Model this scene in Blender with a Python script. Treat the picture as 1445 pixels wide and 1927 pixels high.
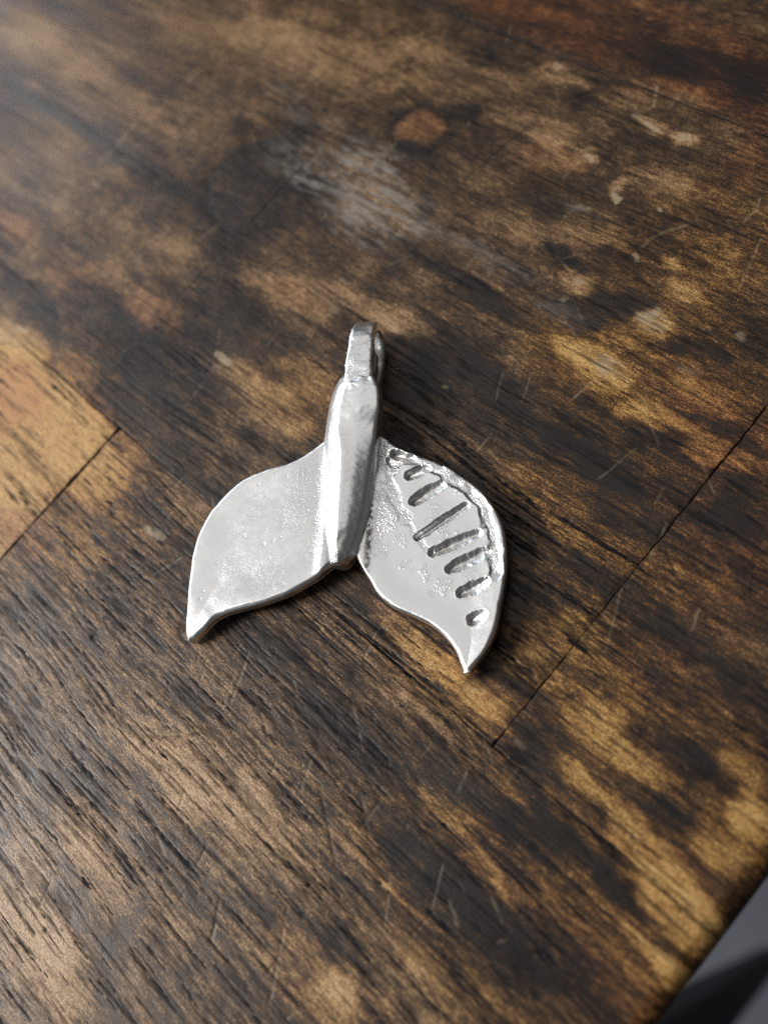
import bpy, math, random
import numpy as np
from mathutils import Matrix, Vector

for o in list(bpy.data.objects):
    bpy.data.objects.remove(o)
S = bpy.context.scene
COL = S.collection
MM = 0.001                                   # everything below is laid out in millimetres
random.seed(4); rng = np.random.default_rng(11)

# ------------------------------------------------------------------ camera
CAM = [55.397, -10.449, 97.816]
ROT = [[0.708308, -0.53485, 0.46069], [0.646099, 0.754094, -0.117888], [-0.284352, 0.381152, 0.879697]]
cd = bpy.data.cameras.new('camera'); cam = bpy.data.objects.new('camera', cd); COL.objects.link(cam)
m = Matrix([[ROT[i][0], ROT[i][1], ROT[i][2], CAM[i]*MM] for i in range(3)] + [[0, 0, 0, 1]])
cam.matrix_world = m
cd.sensor_fit = 'VERTICAL'; cd.sensor_height = 24.0; cd.lens = 1750/1927*24.0
cd.clip_start = 0.01; cd.clip_end = 20
cd.dof.use_dof = True; cd.dof.focus_distance = 0.1065; cd.dof.aperture_fstop = 9.0
S.camera = cam

# ------------------------------------------------------------------ room light, windows, exposure
w = bpy.data.worlds.new('World'); S.world = w; w.use_nodes = True
w.node_tree.nodes['Background'].inputs[0].default_value = (0.95, 0.97, 1.0, 1)
w.node_tree.nodes['Background'].inputs[1].default_value = 0.06
def area(name, direction, dist, sx, sy, radiance, col):
    ld = bpy.data.lights.new(name, 'AREA'); ld.shape = 'RECTANGLE'; ld.size = sx; ld.size_y = sy
    ld.energy = radiance*math.pi*sx*sy; ld.color = col
    o = bpy.data.objects.new(name, ld); COL.objects.link(o)
    d = Vector(direction).normalized(); o.location = d*dist
    o.rotation_euler = d.to_track_quat('Z', 'Y').to_euler()
    return o
area('key_window_light', (-0.56, -0.57, 0.60), 0.75, 0.30, 0.30, 21.0, (1.0, 0.985, 0.96))
area('low_window_light', (-0.92, -0.24, 0.30), 0.9, 1.1, 0.42, 3.0, (0.80, 0.89, 1.0))
area('side_window_light', (0.10, -0.84, 0.52), 1.2, 0.6, 0.3, 0.8, (0.66, 0.80, 1.0))
area('added_overhead_panel', (-0.34, 0.22, 0.91), 1.3, 1.05, 1.05, 0.62, (1.0, 0.985, 0.97))  # added unseen panel, sized to show up in the silver's reflections
S.view_settings.view_transform = 'Standard'; S.view_settings.look = 'None'
S.view_settings.exposure = 0.0; S.view_settings.gamma = 1.0
S.render.engine = 'CYCLES'; S.cycles.max_bounces = 8; S.cycles.filter_width = 1.1; S.cycles.use_adaptive_sampling = False; S.cycles.use_denoising = False; S.cycles.sample_clamp_indirect = 1.5; S.cycles.blur_glossy = 0.6

# ------------------------------------------------------------------ helpers
def hsh(ix, iy, seed):
    h = (ix.astype(np.uint32)*np.uint32(374761393) + iy.astype(np.uint32)*np.uint32(668265263)
         + np.uint32((seed*2246822519 + 977) & 0xffffffff))
    h = (h ^ (h >> np.uint32(13)))*np.uint32(1274126177)
    h = (h ^ (h >> np.uint32(15)))*np.uint32(2246822519)
    return ((h ^ (h >> np.uint32(16))) & np.uint32(0xffffff)).astype(np.float32)/16777215.0
def vnoise(x, y, seed):
    fx = np.floor(x); fy = np.floor(y)
    ix = fx.astype(np.int64); iy = fy.astype(np.int64)
    tx = (x-fx); ty = (y-fy)
    tx = tx*tx*(3-2*tx); ty = ty*ty*(3-2*ty)
    a = hsh(ix, iy, seed); b = hsh(ix+1, iy, seed); c = hsh(ix, iy+1, seed); d = hsh(ix+1, iy+1, seed)
    return (a*(1-tx)+b*tx)*(1-ty) + (c*(1-tx)+d*tx)*ty
def fbm(x, y, seed, octaves=4, gain=0.55):
    s = 0; a = 1; n = 0
    for k in range(octaves):
        s = s + a*vnoise(x*2**k+17.3*k, y*2**k-9.1*k, seed+k*7); n += a; a *= gain
    return s/n
def sstep(a, b, x):
    t = np.clip((x-a)/(b-a), 0, 1); return t*t*(3-2*t)
def spline(pts, n):
    p = np.array(pts, float)
    t = np.concatenate([[0], np.cumsum(np.linalg.norm(np.diff(p[:, :2], axis=0), axis=1)**0.5)])
    q = np.concatenate([[2*p[0]-p[1]], p, [2*p[-1]-p[-2]]])
    out = []
    for i in range(len(p)-1):
        k = max(2, int(round(60*(t[i+1]-t[i])/t[-1]*8)))
        u = np.linspace(0, 1, k, endpoint=False)[:, None]
        a, b, c, d = q[i], q[i+1], q[i+2], q[i+3]
        out.append(0.5*((2*b)+(-a+c)*u+(2*a-5*b+4*c-d)*u**2+(-a+3*b-3*c+d)*u**3))
    out.append(p[-1:]); o = np.concatenate(out)
    L = np.concatenate([[0], np.cumsum(np.linalg.norm(np.diff(o[:, :2], axis=0), axis=1))])
    s = np.linspace(0, L[-1], n)
    return np.stack([np.interp(s, L, o[:, k]) for k in range(o.shape[1])], 1)
def dist_poly(x, y, poly):
    best = np.full(x.shape, 1e9, np.float32); par = np.zeros(x.shape, np.float32); n = len(poly)-1
    for i in range(n):
        ax, ay = poly[i][:2]; bx, by = poly[i+1][:2]
        dx, dy = bx-ax, by-ay; l2 = dx*dx+dy*dy+1e-12
        t = np.clip(((x-ax)*dx+(y-ay)*dy)/l2, 0, 1)
        d = np.hypot(x-ax-t*dx, y-ay-t*dy)
        mk = d < best; best = np.where(mk, d, best); par = np.where(mk, (i+t)/n, par)
    return best, par
def mesh_obj(name, verts, quads, mat, parent=None, attrs=None, smooth=True):
    me = bpy.data.meshes.new(name)
    v = np.asarray(verts, np.float32)*MM; q = np.asarray(quads, np.int32)
    me.vertices.add(len(v)); me.vertices.foreach_set('co', v.ravel())
    me.loops.add(q.size); me.loops.foreach_set('vertex_index', q.ravel())
    me.polygons.add(len(q)); me.polygons.foreach_set('loop_start', np.arange(0, q.size, q.shape[1], dtype=np.int32))
    me.polygons.foreach_set('use_smooth', np.full(len(q), smooth))
    me.update(calc_edges=True); me.validate()
    for k, a in (attrs or {}).items():
        me.attributes.new(k, 'FLOAT', 'POINT').data.foreach_set('value', np.asarray(a, np.float32).ravel())
    me.materials.append(mat)
    o = bpy.data.objects.new(name, me); COL.objects.link(o)
    if parent: o.parent = parent
    return o
def grid_quads(nr, nc, off=0, wrap=False):
    i = np.arange(nr-1)[:, None]; j = np.arange(nc if wrap else nc-1)[None, :]
    j2 = (j+1) % nc
    return np.stack([i*nc+j, i*nc+j2, (i+1)*nc+j2, (i+1)*nc+j], -1).reshape(-1, 4)+off
def empty(name, label, cat):
    o = bpy.data.objects.new(name, None); COL.objects.link(o); o['label'] = label; o['category'] = cat
    o.empty_display_size = 0.01
    return o

# node helpers
class NT:
    def __init__(s, name):
        s.m = bpy.data.materials.new(name); s.m.use_nodes = True; s.t = s.m.node_tree; s.n = s.t.nodes
        s.b = s.n['Principled BSDF']
    def link(s, a, b): s.t.links.new(a, b)
    def attr(s, name):
        n = s.n.new('ShaderNodeAttribute'); n.attribute_name = name; return n.outputs['Fac']
    def coord(s, scale):
        c = s.n.new('ShaderNodeTexCoord'); mp = s.n.new('ShaderNodeMapping')
        mp.inputs['Scale'].default_value = scale; s.link(c.outputs['Object'], mp.inputs[0]); return mp.outputs[0]
    def noise(s, vec, scale, detail=3, rough=0.6):
        n = s.n.new('ShaderNodeTexNoise'); n.inputs['Scale'].default_value = scale
        n.inputs['Detail'].default_value = detail; n.inputs['Roughness'].default_value = rough
        s.link(vec, n.inputs['Vector']); return n.outputs['Fac']
    def math(s, op, a, b=None, c=None, clamp=False):
        n = s.n.new('ShaderNodeMath'); n.operation = op; n.use_clamp = clamp
        for i, v in enumerate((a, b, c)):
            if v is None: continue
            if isinstance(v, (int, float)): n.inputs[i].default_value = v
            else: s.link(v, n.inputs[i])
        return n.outputs[0]
    def ramp(s, fac, stops):
        n = s.n.new('ShaderNodeValToRGB'); e = n.color_ramp.elements
        while len(e) < len(stops): e.new(0.5)
        for el, (p, c) in zip(e, stops): el.position = p; el.color = (*c, 1)
        s.link(fac, n.inputs[0]); return n.outputs[0]
    def mix(s, fac, a, b, mode='MIX'):
        n = s.n.new('ShaderNodeMixRGB'); n.blend_type = mode
        for i, v in enumerate((fac, a, b)):
            if isinstance(v, (int, float)): n.inputs[i].default_value = v
            elif isinstance(v, tuple): n.inputs[i].default_value = (*v, 1)
            else: s.link(v, n.inputs[i])
        return n.outputs[0]
    def bump(s, h, strength, dist, normal=None):
        n = s.n.new('ShaderNodeBump'); n.inputs['Strength'].default_value = strength; n.inputs['Distance'].default_value = dist
        s.link(h, n.inputs['Height'])
        if normal: s.link(normal, n.inputs['Normal'])
        return n.outputs[0]

# ------------------------------------------------------------------ materials
def wood_material():
    k = NT('oiled_block_wood'); b = k.b
    tone, pore, red, pale, gloss = (k.attr(a) for a in ('tone', 'pore', 'red', 'pale', 'gloss'))
    painted_glare = k.attr('painted_glare')
    fine = k.noise(k.coord((700, 2600, 2000)), 1.0, 4, 0.7)
    fleck = k.noise(k.coord((3200, 4600, 3000)), 1.0, 2, 0.6)
    t = k.math('MULTIPLY_ADD', k.math('SUBTRACT', fine, 0.5), 0.9, tone)
    t = k.math('MULTIPLY_ADD', k.math('SUBTRACT', fleck, 0.5), 1.0, t, clamp=True)
    brown = k.ramp(t, [(0.0, (0.010, 0.0065, 0.0048)), (0.25, (0.030, 0.0165, 0.0085)), (0.5, (0.106, 0.055, 0.0225)),
                       (0.75, (0.33, 0.190, 0.088)), (1.0, (0.60, 0.405, 0.235))])
    golden = k.ramp(t, [(0.0, (0.009, 0.005, 0.003)), (0.25, (0.034, 0.0155, 0.0048)), (0.5, (0.140, 0.060, 0.013)),
                       (0.75, (0.42, 0.220, 0.058)), (1.0, (0.70, 0.45, 0.17))])
    ruddy = k.ramp(t, [(0.0, (0.013, 0.007, 0.005)), (0.25, (0.052, 0.018, 0.007)), (0.5, (0.19, 0.066, 0.021)),
                       (0.75, (0.43, 0.185, 0.060)), (1.0, (0.58, 0.31, 0.12))])
    brown = k.mix(k.attr('gold'), brown, golden)
    c = k.mix(red, brown, ruddy)
    c = k.mix(pale, c, (0.50, 0.39, 0.25))
    c = k.mix(k.math('MULTIPLY', painted_glare, fine), c, (0.34, 0.315, 0.285))  # painted glare goes into the base colour here
    pr = k.math('MULTIPLY', pore, k.math('MULTIPLY_ADD', fleck, 0.9, 0.6), clamp=True)
    c = k.mix(pr, c, (0.010, 0.0095, 0.011))
    k.link(c, b.inputs['Base Color'])
    r = k.math('MULTIPLY_ADD', k.math('SUBTRACT', fine, 0.5), 0.25, gloss)
    r = k.math('MULTIPLY_ADD', pore, 0.15, r, clamp=True)
    k.link(r, b.inputs['Roughness']); k.link(k.math('MULTIPLY_ADD', pr, -0.42, 0.50), b.inputs['Specular IOR Level'])
    h = k.math('ADD', k.math('MULTIPLY', fine, 0.6), k.math('MULTIPLY', fleck, 0.4))
    k.link(k.bump(h, 0.8, 0.00007), b.inputs['Normal'])
    return k.m
def silver_material():
    k = NT('satin_cast_silver'); b = k.b
    tar_shade, rough = k.attr('tarnish_shade'), k.attr('rough')
    n1 = k.noise(k.coord((1000, 1000, 1000)), 4.5, 3, 0.65)
    n2 = k.noise(k.coord((1000, 1000, 1000)), 1.1, 3, 0.6)
    br = k.noise(k.coord((900, 5200, 2600)), 1.6, 2, 0.6)
    c = k.mix(tar_shade, (0.93, 0.925, 0.91), (0.20, 0.165, 0.13))
    k.link(c, b.inputs['Base Color']); b.inputs['Metallic'].default_value = 1.0
    r = k.math('MULTIPLY_ADD', k.math('SUBTRACT', n2, 0.5), 0.12, 0.325)
    r = k.math('MULTIPLY_ADD', rough, -0.10, r)
    r = k.math('MULTIPLY_ADD', tar_shade, 0.2, r, clamp=True)
    k.link(r, b.inputs['Roughness'])
    rs = k.math('MULTIPLY_ADD', rough, 0.55, 0.05)
    h = k.math('ADD', k.math('MULTIPLY', n1, rs), k.math('MULTIPLY', br, 0.06))
    k.link(k.bump(h, 0.9, 0.00016), b.inputs['Normal'])
    return k.m
def plain(name, col, rough, metal=0.0, nscale=40, var=0.25):
    k = NT(name); n = k.noise(k.coord((1, 1, 1)), nscale, 4, 0.6)
    c = k.ramp(n, [(0.3, tuple(v*(1-var) for v in col)), (0.7, tuple(min(1, v*(1+var)) for v in col))])
    k.link(c, k.b.inputs['Base Color']); k.b.inputs['Roughness'].default_value = rough; k.b.inputs['Metallic'].default_value = metal
    k.link(k.bump(n, 0.2, 0.002), k.b.inputs['Normal'])
    return k.m
WOOD = wood_material(); SILVER = silver_material()
FLOOR = plain('grey_floor_tile', (0.17, 0.17, 0.195), 0.3, 0, 6, 0.2)
BLACK = plain('black_powder_coat', (0.006, 0.006, 0.008), 0.75, 0, 900, 0.2)

# ------------------------------------------------------------------ floor
fl = mesh_obj('floor', [(-4000, -4000, -740), (4000, -4000, -740), (4000, 4000, -740), (-4000, 4000, -740)], [(0, 1, 2, 3)], FLOOR, smooth=False)
fl['kind'] = 'structure'

# ------------------------------------------------------------------ wooden table: every board of the block top is a part
table = empty('wooden_table', 'dark worn butcher block wooden table under the silver pendant', 'table')
# wear and stain marks: centre along / across the grain (mm), half sizes (mm), strength
TONE = [(-46.47, -15.86, 15.49, 5.61, 0.62), (-36.63, -17.24, 8.65, 3.96, 0.35), (-60.88, -10.31, 8.0, 3.17, 0.45), (-44.07, -25.3, 6.04, 4.37, 0.4), (-18.33, 5.5, 7.68, 3.16, 0.3), (-16.7, 11.26, 6.76, 2.12, 0.28), (-26.51, 6.0, 5.45, 1.6, 0.25), (-27.64, 19.17, 8.27, 1.94, 0.32), (-19.96, 22.23, 7.83, 1.61, 0.3), (-35.93, 18.42, 4.87, 1.07, 0.2), (-13.36, 23.76, 7.45, 1.79, 0.28), (13.53, 32.17, 4.15, 2.5, 0.55), (9.57, 32.73, 2.77, 1.6, 0.35), (3.63, 39.88, 2.91, 1.53, 0.3), (4.68, 39.59, 1.3, 0.97, 0.3), (14.55, 40.56, 2.0, 2.0, 0.55), (14.75, 45.48, 2.26, 1.34, 0.45), (12.9, 36.09, 2.7, 1.33, 0.25), (12.21, 47.99, 1.49, 0.82, 0.4), (25.09, 30.49, 4.85, 1.75, 0.42), (21.31, 28.8, 3.76, 1.52, 0.32), (25.33, 35.09, 3.64, 1.26, 0.25), (30.18, 29.13, 2.32, 1.22, 0.35), (32.98, 31.81, 3.39, 1.82, 0.25), (23.5, -7.12, 6.56, 1.96, 0.4), (28.97, -6.41, 3.41, 1.46, 0.35), (29.89, 2.35, 6.82, 2.86, 0.22), (16.04, -6.88, 5.74, 1.55, 0.28), (29.55, -0.85, 3.41, 1.42, 0.25), (18.41, 13.04, 5.73, 0.99, 0.22), (27.72, 13.47, 4.69, 1.19, 0.2), (18.24, 1.81, 0.06, 0.06, 0), (9.01, -32.54, 7.86, 4.07, 0.3), (8.13, -37.09, 3.93, 2.31, 0.28), (17.44, -33.5, 7.28, 2.79, 0.28), (2.97, -36.08, 5.49, 2.37, 0.2), (-2.03, -36.28, 8.59, 3.02, 0.18), (3.29, -59.33, 7.18, 4.21, 0.46), (10.6, -59.07, 6.73, 3.26, 0.42), (6.57, -48.95, 5.84, 2.26, 0.3), (-1.99, -53.52, 4.16, 2.33, 0.25), (0.96, -47.85, 5.47, 2.33, 0.25), (16.66, -45.66, 3.58, 1.63, 0.22), (34.96, -39.43, 3.04, 2.02, 0.45), (34.79, -37.65, 2.04, 1.32, 0.3), (29.82, -39.03, 3.74, 2.07, 0.2), (25.84, -24.78, 3.42, 1.64, 0.22), (32.01, -18.74, 3.25, 1.19, 0.28), (38.93, -20.11, 3.03, 1.25, 0.22), (36.17, -31.81, 4.58, 1.79, 0.25), (41.43, -32.02, 4.34, 1.99, 0.2), (24.51, -33.66, 5.68, 1.89, 0.2), (50.74, -8.31, 5.02, 1.81, 0.5), (54.62, -9.21, 4.38, 1.38, 0.52), (57.91, -9.86, 2.53, 0.96, 0.3), (54.23, 0.44, 2.23, 2.02, 0.5), (54.16, -4.03, 3.1, 1.4, 0.35), (46.4, -6.97, 3.35, 1.14, 0.38), (40.95, -2.24, 5.6, 1.61, 0.42), (40.44, -6.75, 3.05, 1.17, 0.35), (38.61, -0.02, 3.13, 1.42, 0.3), (58.59, -11.63, 2.09, 1.43, 0.42), (53.48, -10.86, 2.65, 1.08, 0.4), (57.83, -15.31, 2.51, 1.19, 0.35), (55.77, -14.85, 3.0, 0.77, 0.3), (52.02, 3.69, 2.29, 1.55, 0.28), (39.6, 2.18, 2.59, 1.64, 0.2), (-107.48, 33.52, 18.22, 3.89, 0.3), (-115.48, 34.21, 9.52, 3.97, 0.25), (-93.53, 31.77, 16.85, 3.73, 0.22), (-92.35, 40.16, 8.34, 3.77, 0.2), (-76.26, 51.01, 25.14, 5.5, 0.22), (-56.53, 53.48, 22.23, 4.34, 0.25), (-47.4, 56.39, 12.56, 3.4, 0.22), (-47.05, 63.52, 9.36, 2.57, 0.2), (-66.77, 58.8, 14.18, 2.71, 0.22), (-77.23, 18.33, 15.34, 5.24, 0.15), (-84.82, 18.15, 10.7, 4.46, 0.15), (-68.56, 33.52, 9.67, 4.36, 0.18), (-60.64, 15.4, 10.36, 3.31, 0.16), (-60.17, 6.65, 6.88, 2.93, 0.28), (-47.56, 6.36, 7.37, 2.34, 0.3), (-52.1, 16.2, 4.35, 2.09, 0.28), (-78.59, 3.22, 6.44, 2.23, 0.3), (-68.01, -0.1, 7.22, 2.06, 0.2), (-86.99, 8.36, 16.27, 5.31, 0.12), (-31.65, 50.13, 3.4, 2.4, 0.22), (-37.85, 61.8, 7.84, 2.16, 0.25), (-18.57, 66.14, 5.14, 1.89, 0.4), (-13.97, 57.95, 5.81, 3.06, 0.2), (-12.32, 54.72, 4.92, 2.72, 0.28), (-8.35, 66.76, 3.97, 1.98, 0.25), (-4.42, 70.62, 5.39, 1.82, 0.25), (1.52, 64.6, 1.92, 1.17, 0.6), (-2.83, 64.42, 1.98, 1.04, 0.4), (0.41, 54.42, 1.34, 1.88, 0.35), (-6.97, 56.93, 1.1, 1.04, 0.4), (-25.54, 62.95, 5.4, 1.6, 0.2), (-18.54, 47.49, 7.74, 1.98, 0.16), (-10.2, 41.97, 4.86, 1.9, 0.16), (-0.45, 47.32, 3.75, 2.57, 0.2), (3.54, 48.58, 2.18, 1.41, 0.25), (-27.26, 35.69, 7.34, 2.61, 0.22), (-27.7, 39.61, 4.6, 2.32, 0.2), (-38.35, 39.41, 6.94, 3.21, 0.15), (7.32, 67.47, 4.93, 1.59, 0.2), (13.88, 52.51, 4.02, 1.64, 0.15), (3.7, 57.1, 4.36, 2.15, 0.15), (-38.8, -0.76, 12.85, 4.49, -0.3), (-40.11, 7.66, 9.01, 3.05, -0.28), (-28.72, -8.02, 15.55, 2.56, -0.2), (-36.91, 13.7, 7.85, 3.05, -0.25), (-46.29, 1.84, 6.26, 2.31, -0.2), (-48.28, 30.43, 11.67, 7.74, -0.34), (-46.78, 21.88, 7.36, 3.2, -0.2), (-49.12, 37.28, 6.39, 2.48, -0.15), (-88.34, 36.73, 23.11, 1.67, -0.22), (-71.58, 23.62, 18.5, 1.9, -0.26), (-94.71, 23.42, 17.01, 1.48, -0.16), (-66.53, 16.82, 10.76, 2.02, -0.2), (-54.78, 1.0, 9.94, 2.37, -0.2), (-66.44, -3.71, 7.14, 2.45, -0.22), (-43.18, 18.49, 5.13, 2.36, -0.15), (-18.66, 74.61, 25.6, 4.81, -0.16), (-4.09, 74.8, 13.04, 3.05, -0.16), (3.7, 77.34, 4.34, 2.99, -0.25), (-35.99, 68.26, 11.58, 2.51, -0.12), (-14.1, 65.08, 2.82, 0.93, -0.3), (-36.89, 52.19, 2.93, 4.08, -0.15), (-27.77, 54.91, 3.12, 1.75, -0.25), (-28.64, 46.48, 5.55, 1.1, -0.2), (-25.96, 56.32, 1.81, 0.95, -0.3), (-0.85, 42.4, 1.96, 1.13, -0.35), (1.32, 41.77, 1.48, 0.7, -0.3), (-10.25, 33.24, 7.29, 1.01, -0.25), (-5.65, 32.14, 4.69, 1.84, -0.25), (8.64, 39.67, 4.89, 1.36, -0.3), (7.84, 36.53, 5.62, 1.08, -0.25), (-6.51, 47.38, 2.2, 1.46, -0.2), (11.89, 41.6, 2.72, 1.35, -0.25), (-0.05, 31.77, 6.73, 0.97, -0.18), (21.23, 39.94, 3.77, 1.42, -0.25), (24.36, 27.58, 6.7, 0.87, -0.3), (21.29, 23.9, 3.75, 1.12, -0.28), (30.98, 32.81, 4.61, 0.98, -0.35), (27.2, 29.49, 3.57, 0.99, -0.3), (27.02, 19.13, 5.92, 2.77, -0.22), (33.8, 23.94, 6.14, 2.37, -0.22), (37.71, 26.71, 3.78, 2.93, -0.24), (20.14, 21.5, 7.56, 1.5, -0.2), (15.98, 21.96, 10.45, 1.27, -0.2), (26.0, 44.13, 3.02, 2.56, -0.2), (18.51, 38.68, 1.93, 1.31, -0.2), (32.86, 11.27, 6.14, 2.31, -0.12), (34.44, -6.93, 3.23, 1.1, -0.25), (32.71, 2.36, 4.98, 1.7, -0.14), (39.16, 11.7, 3.15, 2.24, -0.12), (47.02, 10.2, 4.86, 1.08, -0.16), (47.04, 1.48, 2.89, 1.16, -0.16), (32.08, -14.51, 7.09, 1.85, -0.22), (39.19, -14.55, 5.6, 1.58, -0.24), (47.43, -12.52, 7.51, 1.01, -0.34), (50.42, -12.38, 4.1, 0.6, -0.2), (42.37, -11.79, 3.96, 0.83, -0.28), (24.94, -17.69, 5.23, 2.24, -0.16), (17.91, -19.86, 4.32, 2.3, -0.18), (37.43, -10.66, 3.64, 0.75, -0.2), (34.62, -22.6, 5.78, 2.63, -0.2), (41.64, -24.17, 8.3, 3.04, -0.16), (48.67, -21.46, 6.85, 2.46, -0.14), (32.3, -30.06, 4.77, 2.09, -0.16), (52.48, -21.56, 3.94, 1.92, -0.12), (48.48, 2.02, 3.79, 0.73, -0.2), (47.5, -3.41, 3.33, 0.73, -0.25), (5.99, -18.65, 8.24, 2.43, -0.16), (12.69, -18.03, 5.84, 1.54, -0.15), (-1.58, -18.84, 5.85, 1.88, -0.14), (-18.16, -17.37, 10.88, 2.69, -0.14), (-18.28, -27.26, 9.94, 2.64, -0.08), (-24.88, -35.82, 5.17, 2.66, -0.12), (2.66, -28.47, 6.97, 1.21, -0.1), (-11.44, -20.38, 6.33, 1.95, -0.1), (-10.99, 0.26, 4.83, 1.35, -0.1), (-0.26, 22.6, 8.97, 3.4, -0.2), (-1.3, 16.57, 6.77, 2.7, -0.2), (10.81, 18.49, 7.5, 1.68, -0.18), (22.64, 5.88, 4.27, 5.37, -0.18), (38.85, -20.84, 15.16, 6.73, -0.13), (40.73, -10.54, 10.08, 3.69, -0.08), (32.33, -36.69, 10.46, 4.63, -0.07), (51.5, -21.88, 7.08, 2.9, -0.08)]
BASE = (('R1', 0.40),)
REDS = [(-15.86, 76.89, 35.09, 6.38, 0.62), (4.03, 74.55, 10.1, 5.2, 0.6), (-29.84, 73.13, 14.77, 3.31, 0.5), (11.46, 65.79, 4.09, 4.26, 0.4), (-31.65, 50.13, 3.96, 2.88, 0.5), (30.53, 32.51, 6.36, 4.9, 0.45), (33.44, 24.45, 7.85, 5.34, 0.35), (40.86, 20.17, 7.29, 6.82, 0.3), (-55.58, -16.61, 6.59, 5.39, 0.8), (-43.62, -17.01, 16.18, 8.86, 0.35), (-36.7, -29.82, 5.69, 2.81, 0.5), (22.08, 36.72, 5.61, 3.84, 0.25), (41.43, 8.52, 7.69, 5.51, 0.22), (51.84, -8.59, 5.42, 4.0, 0.12), (56.3, -20.31, 6.74, 3.31, 0.3), (-46.12, 5.1, 6.26, 3.1, 0.35), (-62.01, 2.25, 6.95, 3.25, 0.3), (-80.44, 3.39, 6.51, 2.58, 0.35), (26.16, -5.74, 5.25, 1.71, 0.25), (45.76, -21.03, 9.42, 5.0, 0.15), (-27.64, 19.17, 5.51, 1.49, 0.3), (-11.75, 54.0, 4.91, 3.01, 0.25)]
GOLD = [(-44.54, -20.63, 26.37, 14.72, 0.8), (27.99, 24.5, 15.31, 18.24, 0.9), (45.98, -4.71, 15.91, 13.54, 1.0), (29.55, -0.85, 9.1, 9.11, 0.7), (40.41, -22.71, 14.87, 8.18, 0.7), (14.08, 49.06, 10.7, 13.58, 0.6), (54.39, -16.14, 8.67, 5.8, 0.8), (-16.91, 8.3, 10.15, 4.92, 0.45), (-46.47, -15.86, 16.52, 6.73, 0.7), (20.38, -8.09, 6.75, 3.5, 0.6), (11.51, 31.76, 8.17, 5.29, 0.8), (33.16, -39.19, 8.26, 4.07, 0.35), (24.81, 14.45, 9.63, 7.23, 0.6)]
PALE = [(-20.81, 20.06, 1.22, 0.51, 0.6), (-22.38, 24.25, 0.89, 0.44, 0.3), (-29.98, 6.58, 2.05, 0.51, 0.6), (-30.39, 5.33, 1.31, 0.37, 0.4), (-19.19, -17.67, 1.69, 0.81, 0.6), (-20.59, -17.77, 0.85, 0.68, 0.4), (-27.46, -23.17, 2.32, 0.41, 0.25), (1.42, 64.74, 0.96, 0.88, 0.7), (-2.67, 64.2, 1.22, 0.52, 0.5), (-7.32, 56.25, 0.63, 0.6, 0.5), (0.72, 53.45, 0.6, 1.44, 0.5), (14.55, 40.56, 1.46, 1.73, 0.4), (13.36, 41.15, 1.08, 1.21, 0.35), (14.49, 45.33, 1.2, 1.08, 0.35), (3.67, 40.36, 1.02, 0.69, 0.4), (14.58, 32.83, 2.39, 1.31, 0.3), (12.57, 32.42, 2.43, 1.85, 0.25), (3.71, 37.65, 0.87, 0.55, 0.4), (-4.7, 64.69, 0.93, 0.45, 0.4), (-20.48, 67.4, 1.04, 0.72, 0.5), (7.17, 46.93, 0.57, 0.56, 0.4), (-74.06, 16.97, 1.75, 0.52, 0.4), (-63.67, -8.18, 1.4, 0.48, 0.5), (30.18, 13.0, 0.57, 0.29, 0.2), (-1.57, 19.97, 0.45, 0.27, 0.4), (5.66, 54.39, 0.72, 0.28, 0.6), (17.91, -17.61, 0.62, 0.29, 0.3), (-11.55, -29.05, 0.55, 0.26, 0.2), (21.67, 37.29, 2.5, 0.58, 0.3), (56.02, -7.94, 0.52, 0.49, 0.25), (29.48, 10.22, 1.73, 0.35, 0.12), (24.55, 43.24, 0.86, 0.77, 0.35), (20.78, 42.62, 1.01, 0.91, 0.2), (29.67, 36.7, 1.75, 0.37, 0.2)]
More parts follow.
